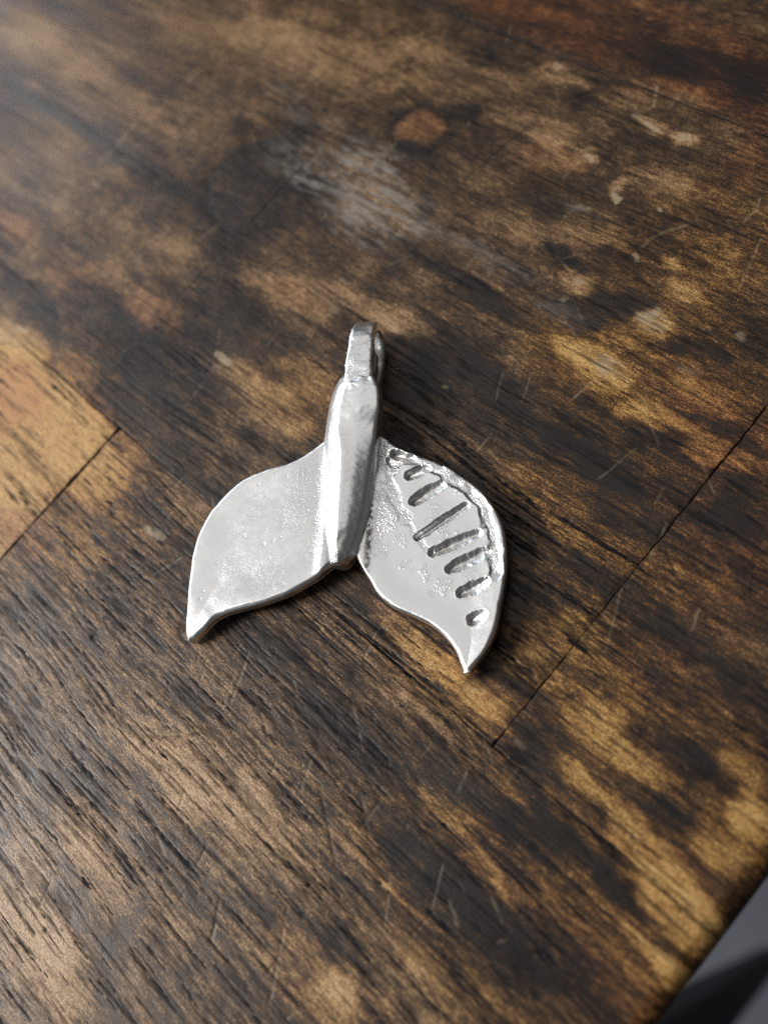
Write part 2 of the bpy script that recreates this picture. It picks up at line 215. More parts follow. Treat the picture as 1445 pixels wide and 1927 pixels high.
# scratches, with some pale curls and specks: points (mm), half width (mm), strength (pale > 0, dark < 0)
PAINTED_GLARE = [(-34.79, 38.01, 8.7, 4.74, 0.55), (-25.48, 37.16, 7.25, 3.37, 0.65), (-35.96, 42.79, 5.84, 2.72, 0.4), (-45.24, 37.0, 6.23, 3.27, 0.3), (-41.97, 34.27, 3.05, 1.13, 0.5), (-3.0, 48.98, 2.6, 0.51, 0.8), (-52.79, 44.64, 8.71, 2.54, 0.25), (-85.68, 22.71, 16.13, 5.41, 0.2), (-86.91, 12.12, 10.84, 5.34, 0.2), (5.15, 35.8, 4.31, 1.37, 0.25), (-27.47, 32.49, 5.51, 2.29, 0.5), (-9.95, 37.26, 7.27, 1.74, 0.3)]  # glossy glare on the tabletop, painted as pale grey patches
MARKS = [([(14.4, -12.03), (13.17, -7.91)], 0.1, 0.6), ([(-15.16, -22.02), (-14.24, -19.85), (-13.35, -17.17)], 0.13, 0.55), ([(8.24, 14.9), (8.32, 17.51)], 0.09, 0.5), ([(13.36, 26.52), (13.87, 30.5)], 0.1, 0.5), ([(5.41, -26.24), (2.65, -20.06)], 0.05, 0.5), ([(32.0, -16.32), (31.12, -13.22)], 0.1, 0.35), ([(-76.78, 20.74), (-76.99, 26.37), (-78.12, 32.6)], 0.2, 0.35), ([(7.25, 47.89), (8.06, 51.08), (10.44, 54.21)], 0.2, 0.35), ([(-4.51, 67.07), (-6.74, 71.06)], 0.16, 0.55), ([(-2.85, 67.87), (-2.83, 71.86)], 0.2, 0.3), ([(15.56, 57.01), (15.77, 59.36), (15.19, 61.31)], 0.1, 0.6), ([(37.83, -24.39), (40.47, -25.89)], 0.12, 0.4), ([(20.63, 48.49), (18.52, 56.86)], 0.08, 0.3), ([(32.14, 15.95), (31.18, 20.55)], 0.08, 0.4), ([(18.97, 9.45), (16.62, 13.8)], 0.07, 0.3), ([(40.31, 11.88), (39.3, 14.68)], 0.06, 0.45), ([(16.46, -16.52), (20.58, -19.13)], 0.07, 0.35), ([(-2.28, -45.21), (-2.41, -43.75)], 0.06, 0.4), ([(26.0, -7.35), (28.78, -4.39)], 0.05, 0.35), ([(28.94, 21.27), (28.56, 23.72)], 0.07, 0.35), ([(14.87, -28.35), (14.13, -26.73)], 0.07, 0.3), ([(35.29, 15.3), (37.26, 18.97)], 0.05, 0.3), ([(17.11, -23.5), (18.85, -27.92)], 0.05, 0.35), ([(35.2, 3.61), (31.71, 11.89)], 0.035, 0.3), ([(30.9, -44.6), (25.3, -35.72)], 0.05, 0.25), ([(40.58, -21.25), (43.38, -22.58)], 0.06, 0.3), ([(7.03, 27.2), (8.71, 23.08)], 0.06, 0.35), ([(8.57, 1.94), (11.71, 1.77)], 0.05, 0.2), ([(9.33, -39.07), (7.59, -35.27)], 0.05, 0.3), ([(22.04, 19.99), (23.31, 26.07)], 0.06, 0.3), ([(22.69, 15.28), (22.92, 13.09)], 0.07, 0.3), ([(35.37, -12.41), (35.07, -9.9)], 0.06, 0.3), ([(35.12, -31.47), (31.74, -26.51)], 0.04, 0.3), ([(2.92, -22.67), (4.96, -27.39)], 0.04, 0.35), ([(-19.79, 45.31), (-18.89, 51.92), (-17.26, 58.61)], 0.16, -0.75), ([(-43.52, 23.45), (-43.55, 32.9), (-43.48, 41.44)], 0.13, -0.75), ([(-43.73, 8.1), (-43.68, 16.07), (-43.52, 23.45)], 0.1, -0.3), ([(32.31, 18.33), (35.93, 15.78), (39.51, 14.84), (43.0, 14.31)], 0.14, -0.55), ([(-3.27, -37.07), (1.05, -34.38), (4.4, -30.99), (6.68, -28.09)], 0.22, -0.4), ([(19.55, -25.13), (25.58, -29.22), (27.32, -30.45)], 0.16, -0.55), ([(22.42, -21.98), (27.0, -25.17), (28.29, -26.13)], 0.14, -0.45), ([(8.15, -24.01), (11.73, -25.71)], 0.1, -0.5), ([(3.32, -40.44), (8.18, -41.57), (11.69, -42.93)], 0.1, -0.4), ([(19.06, -40.65), (22.29, -45.35)], 0.09, -0.45), ([(-15.8, 63.77), (-13.13, 67.09)], 0.3, -0.6), ([(-23.59, 30.56), (-25.45, 34.62)], 0.35, -0.5), ([(-8.89, 31.65), (-9.01, 33.96), (-5.76, 34.42)], 0.3, -0.4), ([(-3.33, 43.37), (1.46, 40.74)], 0.4, -0.5), ([(13.21, -29.39), (17.91, -28.73)], 0.35, -0.55), ([(-2.05, -45.41), (4.91, -46.68)], 0.25, -0.35), ([(18.0, 38.37), (24.82, 36.81)], 0.35, -0.45), ([(21.33, 24.33), (25.12, 28.49), (33.91, 34.77)], 0.8, -0.35), ([(-34.57, 54.39), (-33.35, 56.61)], 0.3, -0.4), ([(43.66, 1.02), (42.32, 0.26)], 0.4, -0.5), ([(42.39, -0.71), (40.4, -0.64)], 0.3, -0.5), ([(17.67, -26.73), (18.14, -28.52)], 0.3, 0.35), ([(41.07, -7.57), (50.76, -9.56), (57.1, -10.3)], 0.25, -0.35), ([(-1.36, 50.15), (-5.2, 49.05)], 0.35, 0.25), ([(32.95, -8.16), (34.55, -8.38)], 0.28, 0.5), ([(-33.73, 43.92), (-32.51, 42.82), (-31.68, 42.61), (-31.84, 43.37), (-32.78, 44.29)], 0.07, 0.28), ([(-34.81, 46.41), (-33.57, 45.51), (-33.25, 46.1), (-33.85, 46.88)], 0.06, 0.28), ([(-27.39, 54.34), (-26.15, 53.24), (-25.71, 53.67), (-26.34, 54.64)], 0.07, 0.28), ([(-35.66, 31.8), (-33.95, 30.61), (-33.91, 31.26), (-34.78, 32.05)], 0.07, 0.28), ([(33.61, -10.01), (33.84, -9.95)], 0.12, 1.0), ([(41.19, -17.43), (41.37, -17.4)], 0.1, 0.9), ([(39.73, -25.6), (40.14, -25.68)], 0.14, 0.7), ([(19.46, -39.24), (19.85, -39.1)], 0.1, 0.6), ([(-2.92, -28.52), (-2.66, -28.56)], 0.08, 0.9), ([(7.9, -24.22), (8.22, -24.27)], 0.08, 0.9), ([(41.61, 7.82), (41.83, 7.86)], 0.1, 0.8), ([(2.67, 19.15), (2.89, 19.2)], 0.1, 0.7), ([(3.22, 69.5), (4.07, 69.52)], 0.1, 0.9), ([(-28.0, -31.39), (-27.63, -31.39)], 0.08, 0.8), ([(-20.38, -14.89), (-20.14, -14.9)], 0.08, 0.8), ([(31.53, -8.63), (31.56, 2.04), (31.65, 12.89), (31.82, 23.91), (31.88, 37.34)], 0.45, -0.42), ([(13.31, -9.46), (21.55, -9.42), (31.47, -9.25)], 0.2, -0.4), ([(-34.72, -10.28), (-22.82, -10.14)], 0.2, -0.4), ([(-35.47, -33.85), (-35.39, -21.42), (-35.57, -10.84)], 0.3, -0.4)]
RINGS = [((-31.79, 50.28), 4.3, 0.26), ((-47.54, 29.71), 9.0, 0.14)]
KNOT = [(-31.79, 50.28), (-47.48, 30.85)]
rr = random.Random(8)
for i in range(170):                                               # small random nicks and knife marks
    u, v = rr.uniform(-60, 58), rr.uniform(-62, 70); a = rr.gauss(1.9, 0.6); l = rr.uniform(0.6, 5)
    MARKS.append(([(u, v), (u+l*math.cos(a), v+l*math.sin(a))], rr.uniform(0.03, 0.07), rr.choice((1, 1, 1, -1))*rr.uniform(0.10, 0.36)))

STREAKS = []
def streaks(n, u0, u1, v0, v1, hl, hw, a):
    c = [(rr.uniform(u0, u1), rr.uniform(v0, v1)) for _ in range(max(4, n//5))]
    for i in range(n):
        if i % 3: cu_, cv_ = rr.uniform(u0, u1), rr.uniform(v0, v1)
        else: q = rr.choice(c); cu_, cv_ = q[0]+rr.gauss(0, 4), q[1]+rr.gauss(0, 0.9)
        k = rr.uniform(0.4, 1)**1.5
        STREAKS.append((cu_, cv_, hl*k*rr.uniform(.7, 1.3), hw*rr.uniform(.35, 1), a*rr.uniform(.45, 1), rr.gauss(0, 0.012)))
streaks(900, -36, 60, -68, -10, 4.6, 0.19, 1.0)
streaks(160, -36, 60, -68, -10, 8.0, 0.24, 0.9)
streaks(190, -5, 34, -14, 16, 7, 0.24, 1.1)
streaks(90, -44, 10, -10, 24, 5.5, 0.24, 0.9)
streaks(70, -75, -34, -36, -10, 6.0, 0.30, 0.9)
streaks(110, 30, 60, -10, 40, 6.0, 0.26, 0.8)
streaks(110, -44, 34, 10, 69, 5.0, 0.22, 0.7)
streaks(60, -160, -44, -36, 69, 8.0, 0.45, 0.5)

def wood_fields(U, V, seed, base, lowest):
    """tone, pore, red, pale, gloss and relief (mm) on the board at points U (along the grain), V (across)."""
    wv = V + 2.2*(fbm(U/55, V/26, 5+seed, 3)-0.5)*2 + 0.5*(vnoise(U/14, V/7, 9+seed)-0.5)
    for (ku, kv), s in zip(KNOT, (5.0, 8.0)):                      # the grain bends round the knots
        wv = wv + 2.0*np.exp(-((U-ku)/s)**2-((V-kv)/s)**2)*np.sign(V-kv)*np.minimum(1, np.abs(V-kv)/2)
    wx = U + 2.6*(fbm(U/6, V/5, 21, 5, 0.62)-0.5)*2; wy = V + 1.2*(fbm(U/6, V/4, 33, 5, 0.65)-0.5)*2
    strk = np.clip(0.25 + 0.75*sstep(-6, -14, V) + 0.7*np.exp(-((U-12)/26)**2-((V-2)/13)**2) + 0.25*sstep(-20, 20, U), 0, 1)*(1-0.5*sstep(-30, -60, U))
    tone = base + 0.22*(fbm(U/22, wv/3.2, 41+seed, 4)-0.5) + (0.25+0.40*strk)*(fbm(U/8, wv/0.8, 57+seed, 4, 0.7)-0.5)
    tone = tone + 0.60*(fbm(U/4.5, V/3.4, 63, 6, 0.68)-0.5) + (0.12+0.2*strk)*(vnoise(U/0.9, wv/0.17, 67+seed)-0.5)
    grain = fbm(U/5, wv/0.55, 71+seed, 2)
    patch = fbm(U/2.6, V/1.6, 83, 4)
    nz = 0.40*patch+0.25*grain+0.35*fbm(U/4.5, wv/0.9, 87, 4, 0.65)
    def blob(L):
        acc = np.zeros_like(U)
        for u, v, ru, rv, a in L:
            if a == 0: continue
            k = ((wx-u)/ru)**2 + ((wy-v)/rv)**2
            mk = k < 5
            if not mk.any(): continue
            wgt = np.exp(-k[mk]*0.9)*(0.50+1.0*nz[mk])
            acc[mk] += a*(0.25*wgt+0.75*sstep(0.18, 0.62, wgt))
        return acc
    tb = blob(TONE)
    tone = tone + 0.95*np.clip(tb, lowest, 0.62)*(1-0.42*sstep(-18, -48, U)*sstep(-6, 6, V))
    tone = np.where(tone > 0.55, 0.55+0.33*np.tanh((tone-0.55)/0.42), tone)
    red = np.clip(blob(REDS), 0, 1); gold = np.clip(blob(GOLD)*1.2, 0, 1)
    pl = blob(PALE); pale = np.clip(sstep(0.28, 0.75, pl*1.3*(0.35+0.9*patch+0.5*grain)), 0, 1)*0.6
    # open pores: long dark dashes along the grain
    dens = 0.55 + 0.9*(fbm(U/26, V/12, 97+seed, 3)-0.5)
    dens = dens + 0.22*np.exp(-((U-5)/30)**2-((V+40)/24)**2) + 0.18*np.exp(-((U-22)/14)**2-((V-4)/10)**2)
    far = sstep(-20, -50, U)*sstep(0, 20, V+8)
    dens = dens - 0.25*far
    pore = np.zeros_like(U)
    for j, (lu, lv, th, am) in enumerate(((8.5, 0.62, 0.80, 1.0), (5.2, 0.36, 0.77, 0.9), (3.2, 0.23, 0.76, 0.7), (14, 1.1, 0.84, 0.8))):
        n = vnoise(U/lu + 31*j, wv/lv, 101+seed+j)
        th2 = th - 0.01 - 0.26*(dens-0.5)
        pore = np.maximum(pore, 0.65*am*sstep(th2+0.02, th2+0.16, n))
    pore = pore*(0.45+0.8*vnoise(U/1.1, wv/0.3, 131))
    pore = pore*(1-0.5*sstep(0.1, 0.6, red))
    su, sv = U[:, 0], V[0, :]                                      # single long open pores, each with its own place and length
    for cu_, cv_, hl, hw, a, sl in STREAKS:
        if cu_+hl < su[0] or cu_-hl > su[-1] or cv_+3 < sv[0] or cv_-3 > sv[-1]: continue
        i0, i1 = np.searchsorted(su, (cu_-hl, cu_+hl)); j0, j1 = np.searchsorted(sv, (cv_-2.5, cv_+2.5))
        if i1-i0 < 3 or j1-j0 < 3: continue
        u_ = U[i0:i1, j0:j1]; w_ = wv[i0:i1, j0:j1]
        c0 = wv[np.clip(np.searchsorted(su, cu_), 0, len(su)-1), np.clip(np.searchsorted(sv, cv_), 0, len(sv)-1)]
        q = (u_-cu_)/hl; ww = hw*np.sqrt(np.maximum(0, 1-np.abs(q)**1.6))*(0.35+1.3*vnoise(u_/1.3+cu_, w_*0+cv_, 137))+1e-4
        d = np.abs(w_-c0-sl*(u_-cu_)+0.10*(vnoise(u_/0.5, w_/0.2, 139)-0.5))
        g = sstep(1.15, 0.7, d/ww)*(0.55+0.75*vnoise(u_/0.6, w_/0.14, 138))
        pore[i0:i1, j0:j1] = np.maximum(pore[i0:i1, j0:j1], a*g)
    h = 0.10*(fbm(U/9, V/6, 140, 3)-0.5) - 0.045*np.clip(pore, 0, 1) + 0.03*(fbm(U/2.5, wv/0.5, 150+seed, 3)-0.5)
    for (ku, kv), r, a in RINGS:
        d = np.hypot((wx-ku), (wy-kv)*1.15); ring = np.exp(-((d-r)/0.9)**2)
        tone = tone - a*ring*0.8; h = h - 0.05*ring
    wu = U + 0.12*(vnoise(U/0.8, V/0.8, 160)-0.5); wvv = V + 0.12*(vnoise(U/0.8, V/0.8, 161)-0.5)
    for pts, hw, a in MARKS:
        us = [p[0] for p in pts]; vs = [p[1] for p in pts]; pad = 6*hw+0.4
        mk = np.where((U > min(us)-pad) & (U < max(us)+pad) & (V > min(vs)-pad) & (V < max(vs)+pad))
        if len(mk[0]) == 0: continue
        q = spline(pts, 24) if len(pts) > 2 else np.array(pts)
        d, par = dist_poly(wu[mk], wvv[mk], q)
        g = np.exp(-(d/max(hw, 0.12))**2)*sstep(0, 0.12, par)*sstep(0, 0.12, 1-par)*(0.35+0.9*vnoise(U[mk]/0.7, V[mk]/0.7, 170))
        if a > 0: pale[mk] = np.maximum(pale[mk], 0.75*a*g)
        else: pore[mk] = np.maximum(pore[mk], -a*g*1.2)
        h[mk] -= 0.05*g
    dots = vnoise(U/0.42, V/0.36, 181); spots = sstep(0.86, 0.97, dots)*sstep(0.5, 0.7, fbm(U/9, V/9, 183, 2))
    pore = np.maximum(pore, 0.6*spots)
    gloss = 0.40 + 0.22*(fbm(U/8, V/5, 190, 4)-0.5) + 0.10*np.clip(tone, 0, 1)
    gloss = gloss - 0.04*far
    painted_glare = np.clip(blob(PAINTED_GLARE)*sstep(0.30, 0.70, 0.5*grain+0.5*fbm(U/1.2, V/0.7, 85, 4, 0.7))*1.5, 0, 1)
    return tone, pore, red, pale, gloss, painted_glare, gold, h

def axis(a, b, fine, lo, hi, coarse_far):
    pts = [a]
    while pts[-1] < b-1e-6:
        x = pts[-1]; st = fine
        if x < lo-30 or x > hi+30: st = coarse_far
        elif x < lo or x > hi: st = fine*2.2
        pts.append(min(b, x+st))
    if len(pts) > 2 and pts[-1]-pts[-2] < fine*0.4: pts.pop(-2)
    edge = [0.03, 0.08, 0.15, 0.25, 0.4, 0.7, 1.1, 1.6, 2.2]
    s = sorted(set([round(x, 4) for x in pts] + [round(a+e, 4) for e in edge if a+e < b] + [round(b-e, 4) for e in edge if b-e > a]))
    return np.array(s)

EDGE = 59.0
GAP = 0.008
def board(x0, x1, y0, y1, seed, base, r=(0.22, 0.22, 0.10, 0.10), dz=0.0, label=None, dk=(1, 1, 1, 1)):
    a0, a1, b0, b1 = x0+GAP, x1-GAP, y0+GAP*0.6, y1-GAP*0.6
    us = axis(a0, a1, 0.15, -50, 60, 6); vs = axis(b0, b1, 0.15, -66, 66, 6)
    U, V = np.meshgrid(us, vs, indexing='ij'); U = U.astype(np.float32); V = V.astype(np.float32)
    fu = 0.32*(fbm(V/2.2, V*0+3.1, 207, 4, 0.6)-0.5)*(np.exp(-np.abs(U-a0)/0.5)+np.exp(-np.abs(a1-U)/0.5))
    fu = np.where(np.maximum(np.abs(a0), np.abs(a1)) > 500, 0, fu)
    if a1 > EDGE-0.1: fu = np.where(U > EDGE-5, 0, fu)
    tone, pore, red, pale, gloss, painted_glare, gold, h = wood_fields(U, V, seed, base, -0.06 if seed == 900 else -0.5)
    z = h + dz
    dirt = np.zeros_like(U)
    rough = 0.5+1.0*fbm(U/3.0, V/3.0, 200+seed, 3)
    along = 0.25+1.5*vnoise((U+V)/3.2, (U-V)/3.2, 209)*vnoise((U+V)/9, (U-V)/9, 210)*1.5
    for d, rad, kk in ((U-a0, r[0], dk[0]), (a1-U, r[1], dk[1]), (V-b0, r[2], dk[2]), (b1-V, r[3], dk[3])):
        rad = rad*along*rough*(0.6+0.8*vnoise(U/0.7, V/0.7, 205)) if rad < 2 else rad*(0.9+0.1*rough); t = np.clip(1-d/rad, 0, 1)
        z = z - rad*(1-np.sqrt(np.maximum(0, 1-t*t)))
        if float(np.max(rad)) < 2: dirt = np.maximum(dirt, kk*sstep(1.5, 0.2, d/rad)*np.clip(rough*(0.15+1.0*along), 0, 1.0))
        else: dirt = np.maximum(dirt, 0.5*sstep(0.5, 0.05, d/rad)*np.clip(rough, 0, 1))
    pore = np.maximum(pore, 0.95*dirt)
    n, c = U.shape
    def pad(a): return np.pad(a, 1, mode='edge')
    Zp = pad(z); Zp[0, :] = Zp[-1, :] = -32; Zp[:, 0] = Zp[:, -1] = -32
    verts = np.stack([pad(U+fu), pad(V), Zp], -1).reshape(-1, 3)
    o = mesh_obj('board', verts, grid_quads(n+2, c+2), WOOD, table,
                 {k: pad(v) for k, v in dict(tone=tone, pore=pore, red=red, pale=pale, gloss=gloss, painted_glare=painted_glare, gold=gold).items()})
    if label: o['label'] = label
    return o
EDGE = 59.0
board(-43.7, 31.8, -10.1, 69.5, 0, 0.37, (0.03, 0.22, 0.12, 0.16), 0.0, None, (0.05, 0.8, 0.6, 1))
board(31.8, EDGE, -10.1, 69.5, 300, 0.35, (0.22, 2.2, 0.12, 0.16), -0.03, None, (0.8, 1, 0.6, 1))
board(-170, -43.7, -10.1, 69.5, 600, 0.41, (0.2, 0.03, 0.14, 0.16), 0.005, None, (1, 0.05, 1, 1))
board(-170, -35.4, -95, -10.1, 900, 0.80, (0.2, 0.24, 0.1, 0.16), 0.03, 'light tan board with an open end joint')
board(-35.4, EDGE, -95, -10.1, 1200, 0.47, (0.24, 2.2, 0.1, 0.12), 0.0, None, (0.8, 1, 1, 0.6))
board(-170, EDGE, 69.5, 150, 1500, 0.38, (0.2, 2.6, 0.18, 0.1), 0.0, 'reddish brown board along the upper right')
def leg():
    """splayed black square-tube leg, seen out of focus past the table edge on its way to the floor."""
    top = np.array([56.0, -47.5, -33.0]); foot = np.array([119.36, 8.52, -739.0])
    ax = (foot-top)/np.linalg.norm(foot-top)
    e1 = np.cross(ax, [0, 0, 1.0]); e1 /= np.linalg.norm(e1); e2 = np.cross(ax, e1)
    prof = []
    for cx_, cz_, a0 in ((5, 5, 0), (-5, 5, 90), (-5, -5, 180), (5, -5, 270)):
        for k in range(5):
            a = math.radians(a0+k*22.5); prof.append((cx_+2.5*math.cos(a), cz_+2.5*math.sin(a)))
    rings = [[top+(foot-top)*f+e1*p_*g+e2*q_*g for p_, q_ in prof] for f, g in ((0, .05), (0, 1.05), (.02, 1), (.3, .97), (.6, .93), (.98, .9), (1, .85), (1, .05))]
    v = np.array(rings).reshape(-1, 3)
    return mesh_obj('leg', v, grid_quads(len(rings), len(prof), wrap=True), BLACK, table)
leg()

# ------------------------------------------------------------------ silver pendant
pend = empty('whale_tail_pendant', 'handmade satin silver whale tail pendant with carved grooves on one fluke', 'pendant')
PC = (0.08, 0.91, 0.0)

def fluke(name, up, low, thick, relief, ns=250, nt=230, r=0.55, label=None):
    A = spline(up, ns); B = spline(low, ns)
    tau = np.linspace(0, 1, nt); t = 0.5*tau + 0.5*(0.5-0.5*np.cos(math.pi*tau))
    T = t[None, :]
    X = A[:, :1]*(1-T)+B[:, :1]*T; Y = A[:, 1:2]*(1-T)+B[:, 1:2]*T; Z = A[:, 2:3]*(1-T)+B[:, 2:3]*T
    d1, _ = dist_poly(X, Y, A[::4]); d2, _ = dist_poly(X, Y, B[::4]); dt = np.hypot(X-A[-1, 0], Y-A[-1, 1])
    d1[:, 0] = 0; d2[:, -1] = 0
    d = np.minimum(d1, d2)
    dz, tar_shade, rough = relief(X, Y, d, d1, d2, Z)
    rr_ = r*(0.8+0.5*fbm(X/1.5, Y/1.5, 311, 2))
    k = np.clip(1-d/rr_, 0, 1); drop = rr_*(1-np.sqrt(np.maximum(0, 1-k*k)))
    top = Z + dz - drop
    rb = 0.35; kb = np.clip(1-d/rb, 0, 1)
    und = 0.10*(fbm(X/0.9, Y/0.9, 331, 3)-0.5)
    bot = Z - thick + und + rb*(1-np.sqrt(np.maximum(0, 1-kb*kb)))
    bot = np.minimum(bot, top-0.25)
    # closed section: top row, wall, bottom row (reversed), wall
    nw = 6
    secs = [np.stack([X, Y, top], -1)]; at = [(tar_shade, rough)]
    def wall(ca, cb, side, i):
        f = np.linspace(0, 1, nw+2)[1:-1][None, :]
        zz = ca[:, None]*(1-f)+cb[:, None]*f
        xx = np.repeat(X[:, i:i+1], nw, 1); yy = np.repeat(Y[:, i:i+1], nw, 1)
        nse = 0.10*(fbm(xx/0.6+zz, yy/0.6-zz, 341, 3)-0.5) - 0.12*f
        j = 1 if i == 0 else -2
        dx = X[:, j+5 if i == 0 else j-5]-X[:, i]; dy = Y[:, j+5 if i == 0 else j-5]-Y[:, i]; ln = np.hypot(dx, dy)+1e-6
        xx = xx - (dx/ln)[:, None]*nse; yy = yy - (dy/ln)[:, None]*nse
        return np.stack([xx, yy, zz], -1)
    w2 = wall(top[:, -1], bot[:, -1], 1, nt-1); w1 = wall(bot[:, 0], top[:, 0], -1, 0)
    secs += [w2, np.stack([X, Y, bot], -1)[:, ::-1], w1]
    P_ = np.concatenate(secs, 1); nc = P_.shape[1]
    z0 = np.full((ns, nw), 0.12); r0 = np.full((ns, nw), 0.35)
    TA = np.concatenate([tar_shade, z0, np.full((ns, nt), .3), z0], 1); RO = np.concatenate([rough, r0, np.full((ns, nt), .4), r0], 1)
    # tip: shrink the last loops to close the end
    cen = P_[-1].mean(0); extra = []
    for s_, adv in ((0.75, 0.10), (0.4, 0.17), (0.02, 0.2)):
        dirv = A[-1, :2]-A[-6, :2]; dirv = dirv/np.linalg.norm(dirv)
        e = cen+(P_[-1]-cen)*s_; e[:, :2] += dirv*adv; extra.append(e)
    P_ = np.concatenate([P_, np.stack(extra)], 0)
    TA = np.concatenate([TA]+[TA[-1:]]*3, 0); RO = np.concatenate([RO]+[RO[-1:]]*3, 0)
    o = mesh_obj(name, P_.reshape(-1, 3), grid_quads(ns+3, nc, wrap=True), SILVER, pend, dict(tarnish_shade=TA, rough=RO))
    if label: o['label'] = label
    return o

STEM_AX = [(5.21, -6.11), (-1.72, 2.32), (-7.88, 10.33), (-10.17, 13.78)]
ZONE_L = [(-4.04, -0.14, 5.5, 0.9), (-1.04, -2.26, 3.5, 0.9), (-3.27, -3.84, 4.5, 0.7), (1.9, -5.12, 2.6, 0.8), (-9.21, -10.62, 2.0, 0.3), (-8.35, -6.58, 2.5, 0.35), (-4.94, -14.67, 3.4, 0.4), (-0.58, -12.26, 3.2, 0.5), (1.28, -11.28, 1.6, 0.5), (-7.39, -15.23, 2, 0.3)]
LINES_L = [[(0.4, -12.75), (1.11, -11.57), (2.01, -11.54)], [(-1.9, -12.67), (-0.01, -12.82)]]
PITS_L = [(-7.0, -10.31, 0.35), (-4.1, -9.47, 0.4), (-3.39, -8.54, 0.35), (-2.89, -7.6, 0.3), (-5.74, -19.41, 0.35), (-6.14, -18.47, 0.3), (-2.07, -10.32, 0.25), (-10.12, -4.36, 0.3), (-6.68, -14.46, 0.3)]
def relief_left(X, Y, d, d1, d2, Z):
    ds, _ = dist_poly(X, Y, STEM_AX)
    dz = -0.30*sstep(0.2, 4.5, d) + 0.32*np.exp(-((ds-1.4)/0.9)**2)
    rough = np.full_like(X, 0.04)
    wob = fbm(X/1.3, Y/1.3, 401, 3)
    zx = X+2.0*(fbm(X/1.4, Y/1.4, 431, 4)-0.5); zy = Y+2.0*(fbm(X/1.4, Y/1.4, 433, 4)-0.5)
    for x, y, rr_, a in ZONE_L:
        g = np.exp(-(np.hypot(zx-x, zy-y)/rr_)**2*1.2); rough = np.maximum(rough, 0.55*a*sstep(0.22, 0.90, g*(0.4+1.2*wob)))
    dz = dz + 0.05*(fbm(X/4, Y/4, 411, 2)-0.5) + 0.06*rough*(fbm(X/0.17, Y/0.17, 421, 2)-0.5)
    for L in LINES_L:
        q, par = dist_poly(X+0.15*(vnoise(X/.4, Y/.4, 5)-.5), Y, np.array(L)); g = np.exp(-(q/0.11)**2)*(0.4+vnoise(X/.5, Y/.5, 6)); dz = dz-0.012*g
        rough = np.maximum(rough, 0.25*g)
    for x, y, rr_ in PITS_L:
        g = np.exp(-(np.hypot(X-x+0.3*(vnoise(X/.3, Y/.3, 7)-.5), Y-y)/(rr_*.6))**2); dz = dz-0.02*g*(vnoise(X/.2, Y/.2, 8)); rough = np.maximum(rough, 0.5*g)
    tar_shade = 0.03+0.6*np.exp(-((ds-2.15)/0.3)**2)*sstep(.45, .7, vnoise(X/.3, Y/.3, 9))
    return dz, tar_shade, rough
fluke('fluke', [(-6.12, 7.96, 3.0), (-6.81, 6.19, 3.0), (-7.19, 4.79, 3.0), (-7.69, 2.62, 3.0), (-8.77, 0.23, 3.0), (-10.77, -2.3, 2.9), (-12.27, -4.68, 2.8), (-12.98, -7.24, 2.7), (-13.1, -10.16, 2.6), (-12.52, -12.83, 2.65), (-11.69, -14.8, 2.6), (-10.12, -17.05, 2.55), (-8.4, -19.13, 2.5), (-6.63, -21.1, 2.4), (-5.39, -22.55, 2.2), (-4.47, -23.56, 1.95), (-3.87, -23.91, 1.7)],
      [(5.88, -4.47, 2.6), (5.54, -5.53, 2.6), (4.87, -6.51, 2.6), (4.53, -8.18, 2.7), (3.93, -9.91, 2.7), (3.07, -11.84, 2.7), (1.82, -13.89, 2.65), (0.19, -16.07, 2.6), (-1.34, -17.94, 2.5), (-2.3, -19.44, 2.4), (-2.55, -20.61, 2.4), (-2.73, -21.98, 2.2), (-2.99, -23.01, 2.0), (-3.39, -23.79, 1.7)],
      1.45, relief_left, label='smooth plain fluke with a concave face')

GROOVES = [((4.95, 7.5), (6.1, 9.29), 0.55, 0.75), ((7.5, 5.41), (8.92, 8.77), 0.6, 0.65), ((10.84, 2.32), (13.01, 8.57), 0.42, 0.7), ((13.58, 2.09), (16.31, 6.73), 0.55, 0.55), ((16.43, 1.77), (18.3, 5.46), 0.58, 0.55), ((19.13, 0.27), (20.61, 2.89), 0.55, 0.55), ((22.1, -1.24), (22.71, -0.17), 0.6, 0.6), ((1.63, 8.67), (3.95, 9.4), 0.45, 0.55)]
CHAN = [([(2.0, 7.57), (3.35, 9.0), (5.6, 9.86), (9.0, 10.3), (12.57, 9.94), (15.35, 9.19), (17.99, 7.32), (20.21, 5.1), (21.58, 3.09)], 0.55, 0.26), ([(2.19, 6.69), (4.81, 4.76), (7.14, 3.53), (9.17, 2.96)], 0.55, 0.11), ([(9.07, 2.89), (11.11, 2.19), (13.56, 1.93)], 0.3, 0.08)]
ZONE_R = [(-0.29, 8.82, 2.2, 1.0), (2.02, 6.58, 1.8, 0.9), (3.65, 3.54, 1.6, 0.9), (6.13, 1.6, 2.6, 0.75), (6.65, -0.87, 1.8, 0.6), (9.5, 1.19, 1.4, 0.5), (8.38, -1.62, 1.6, 0.5), (11.8, -1.1, 1.1, 0.6), (14.51, -0.26, 1.0, 0.55), (17.03, 0.07, 1.5, 0.55), (15.95, -1.9, 1.2, 0.45), (11.51, 5.03, 1.5, 0.5), (13.11, 4.59, 1.3, 0.6), (10.18, 6.09, 1.3, 0.5), (21.33, 3.66, 1.3, 0.5), (18.66, 2.28, 1.2, 0.4), (11.47, 9.81, 1.0, 0.5)]
NICK = (23.86, 2.04)
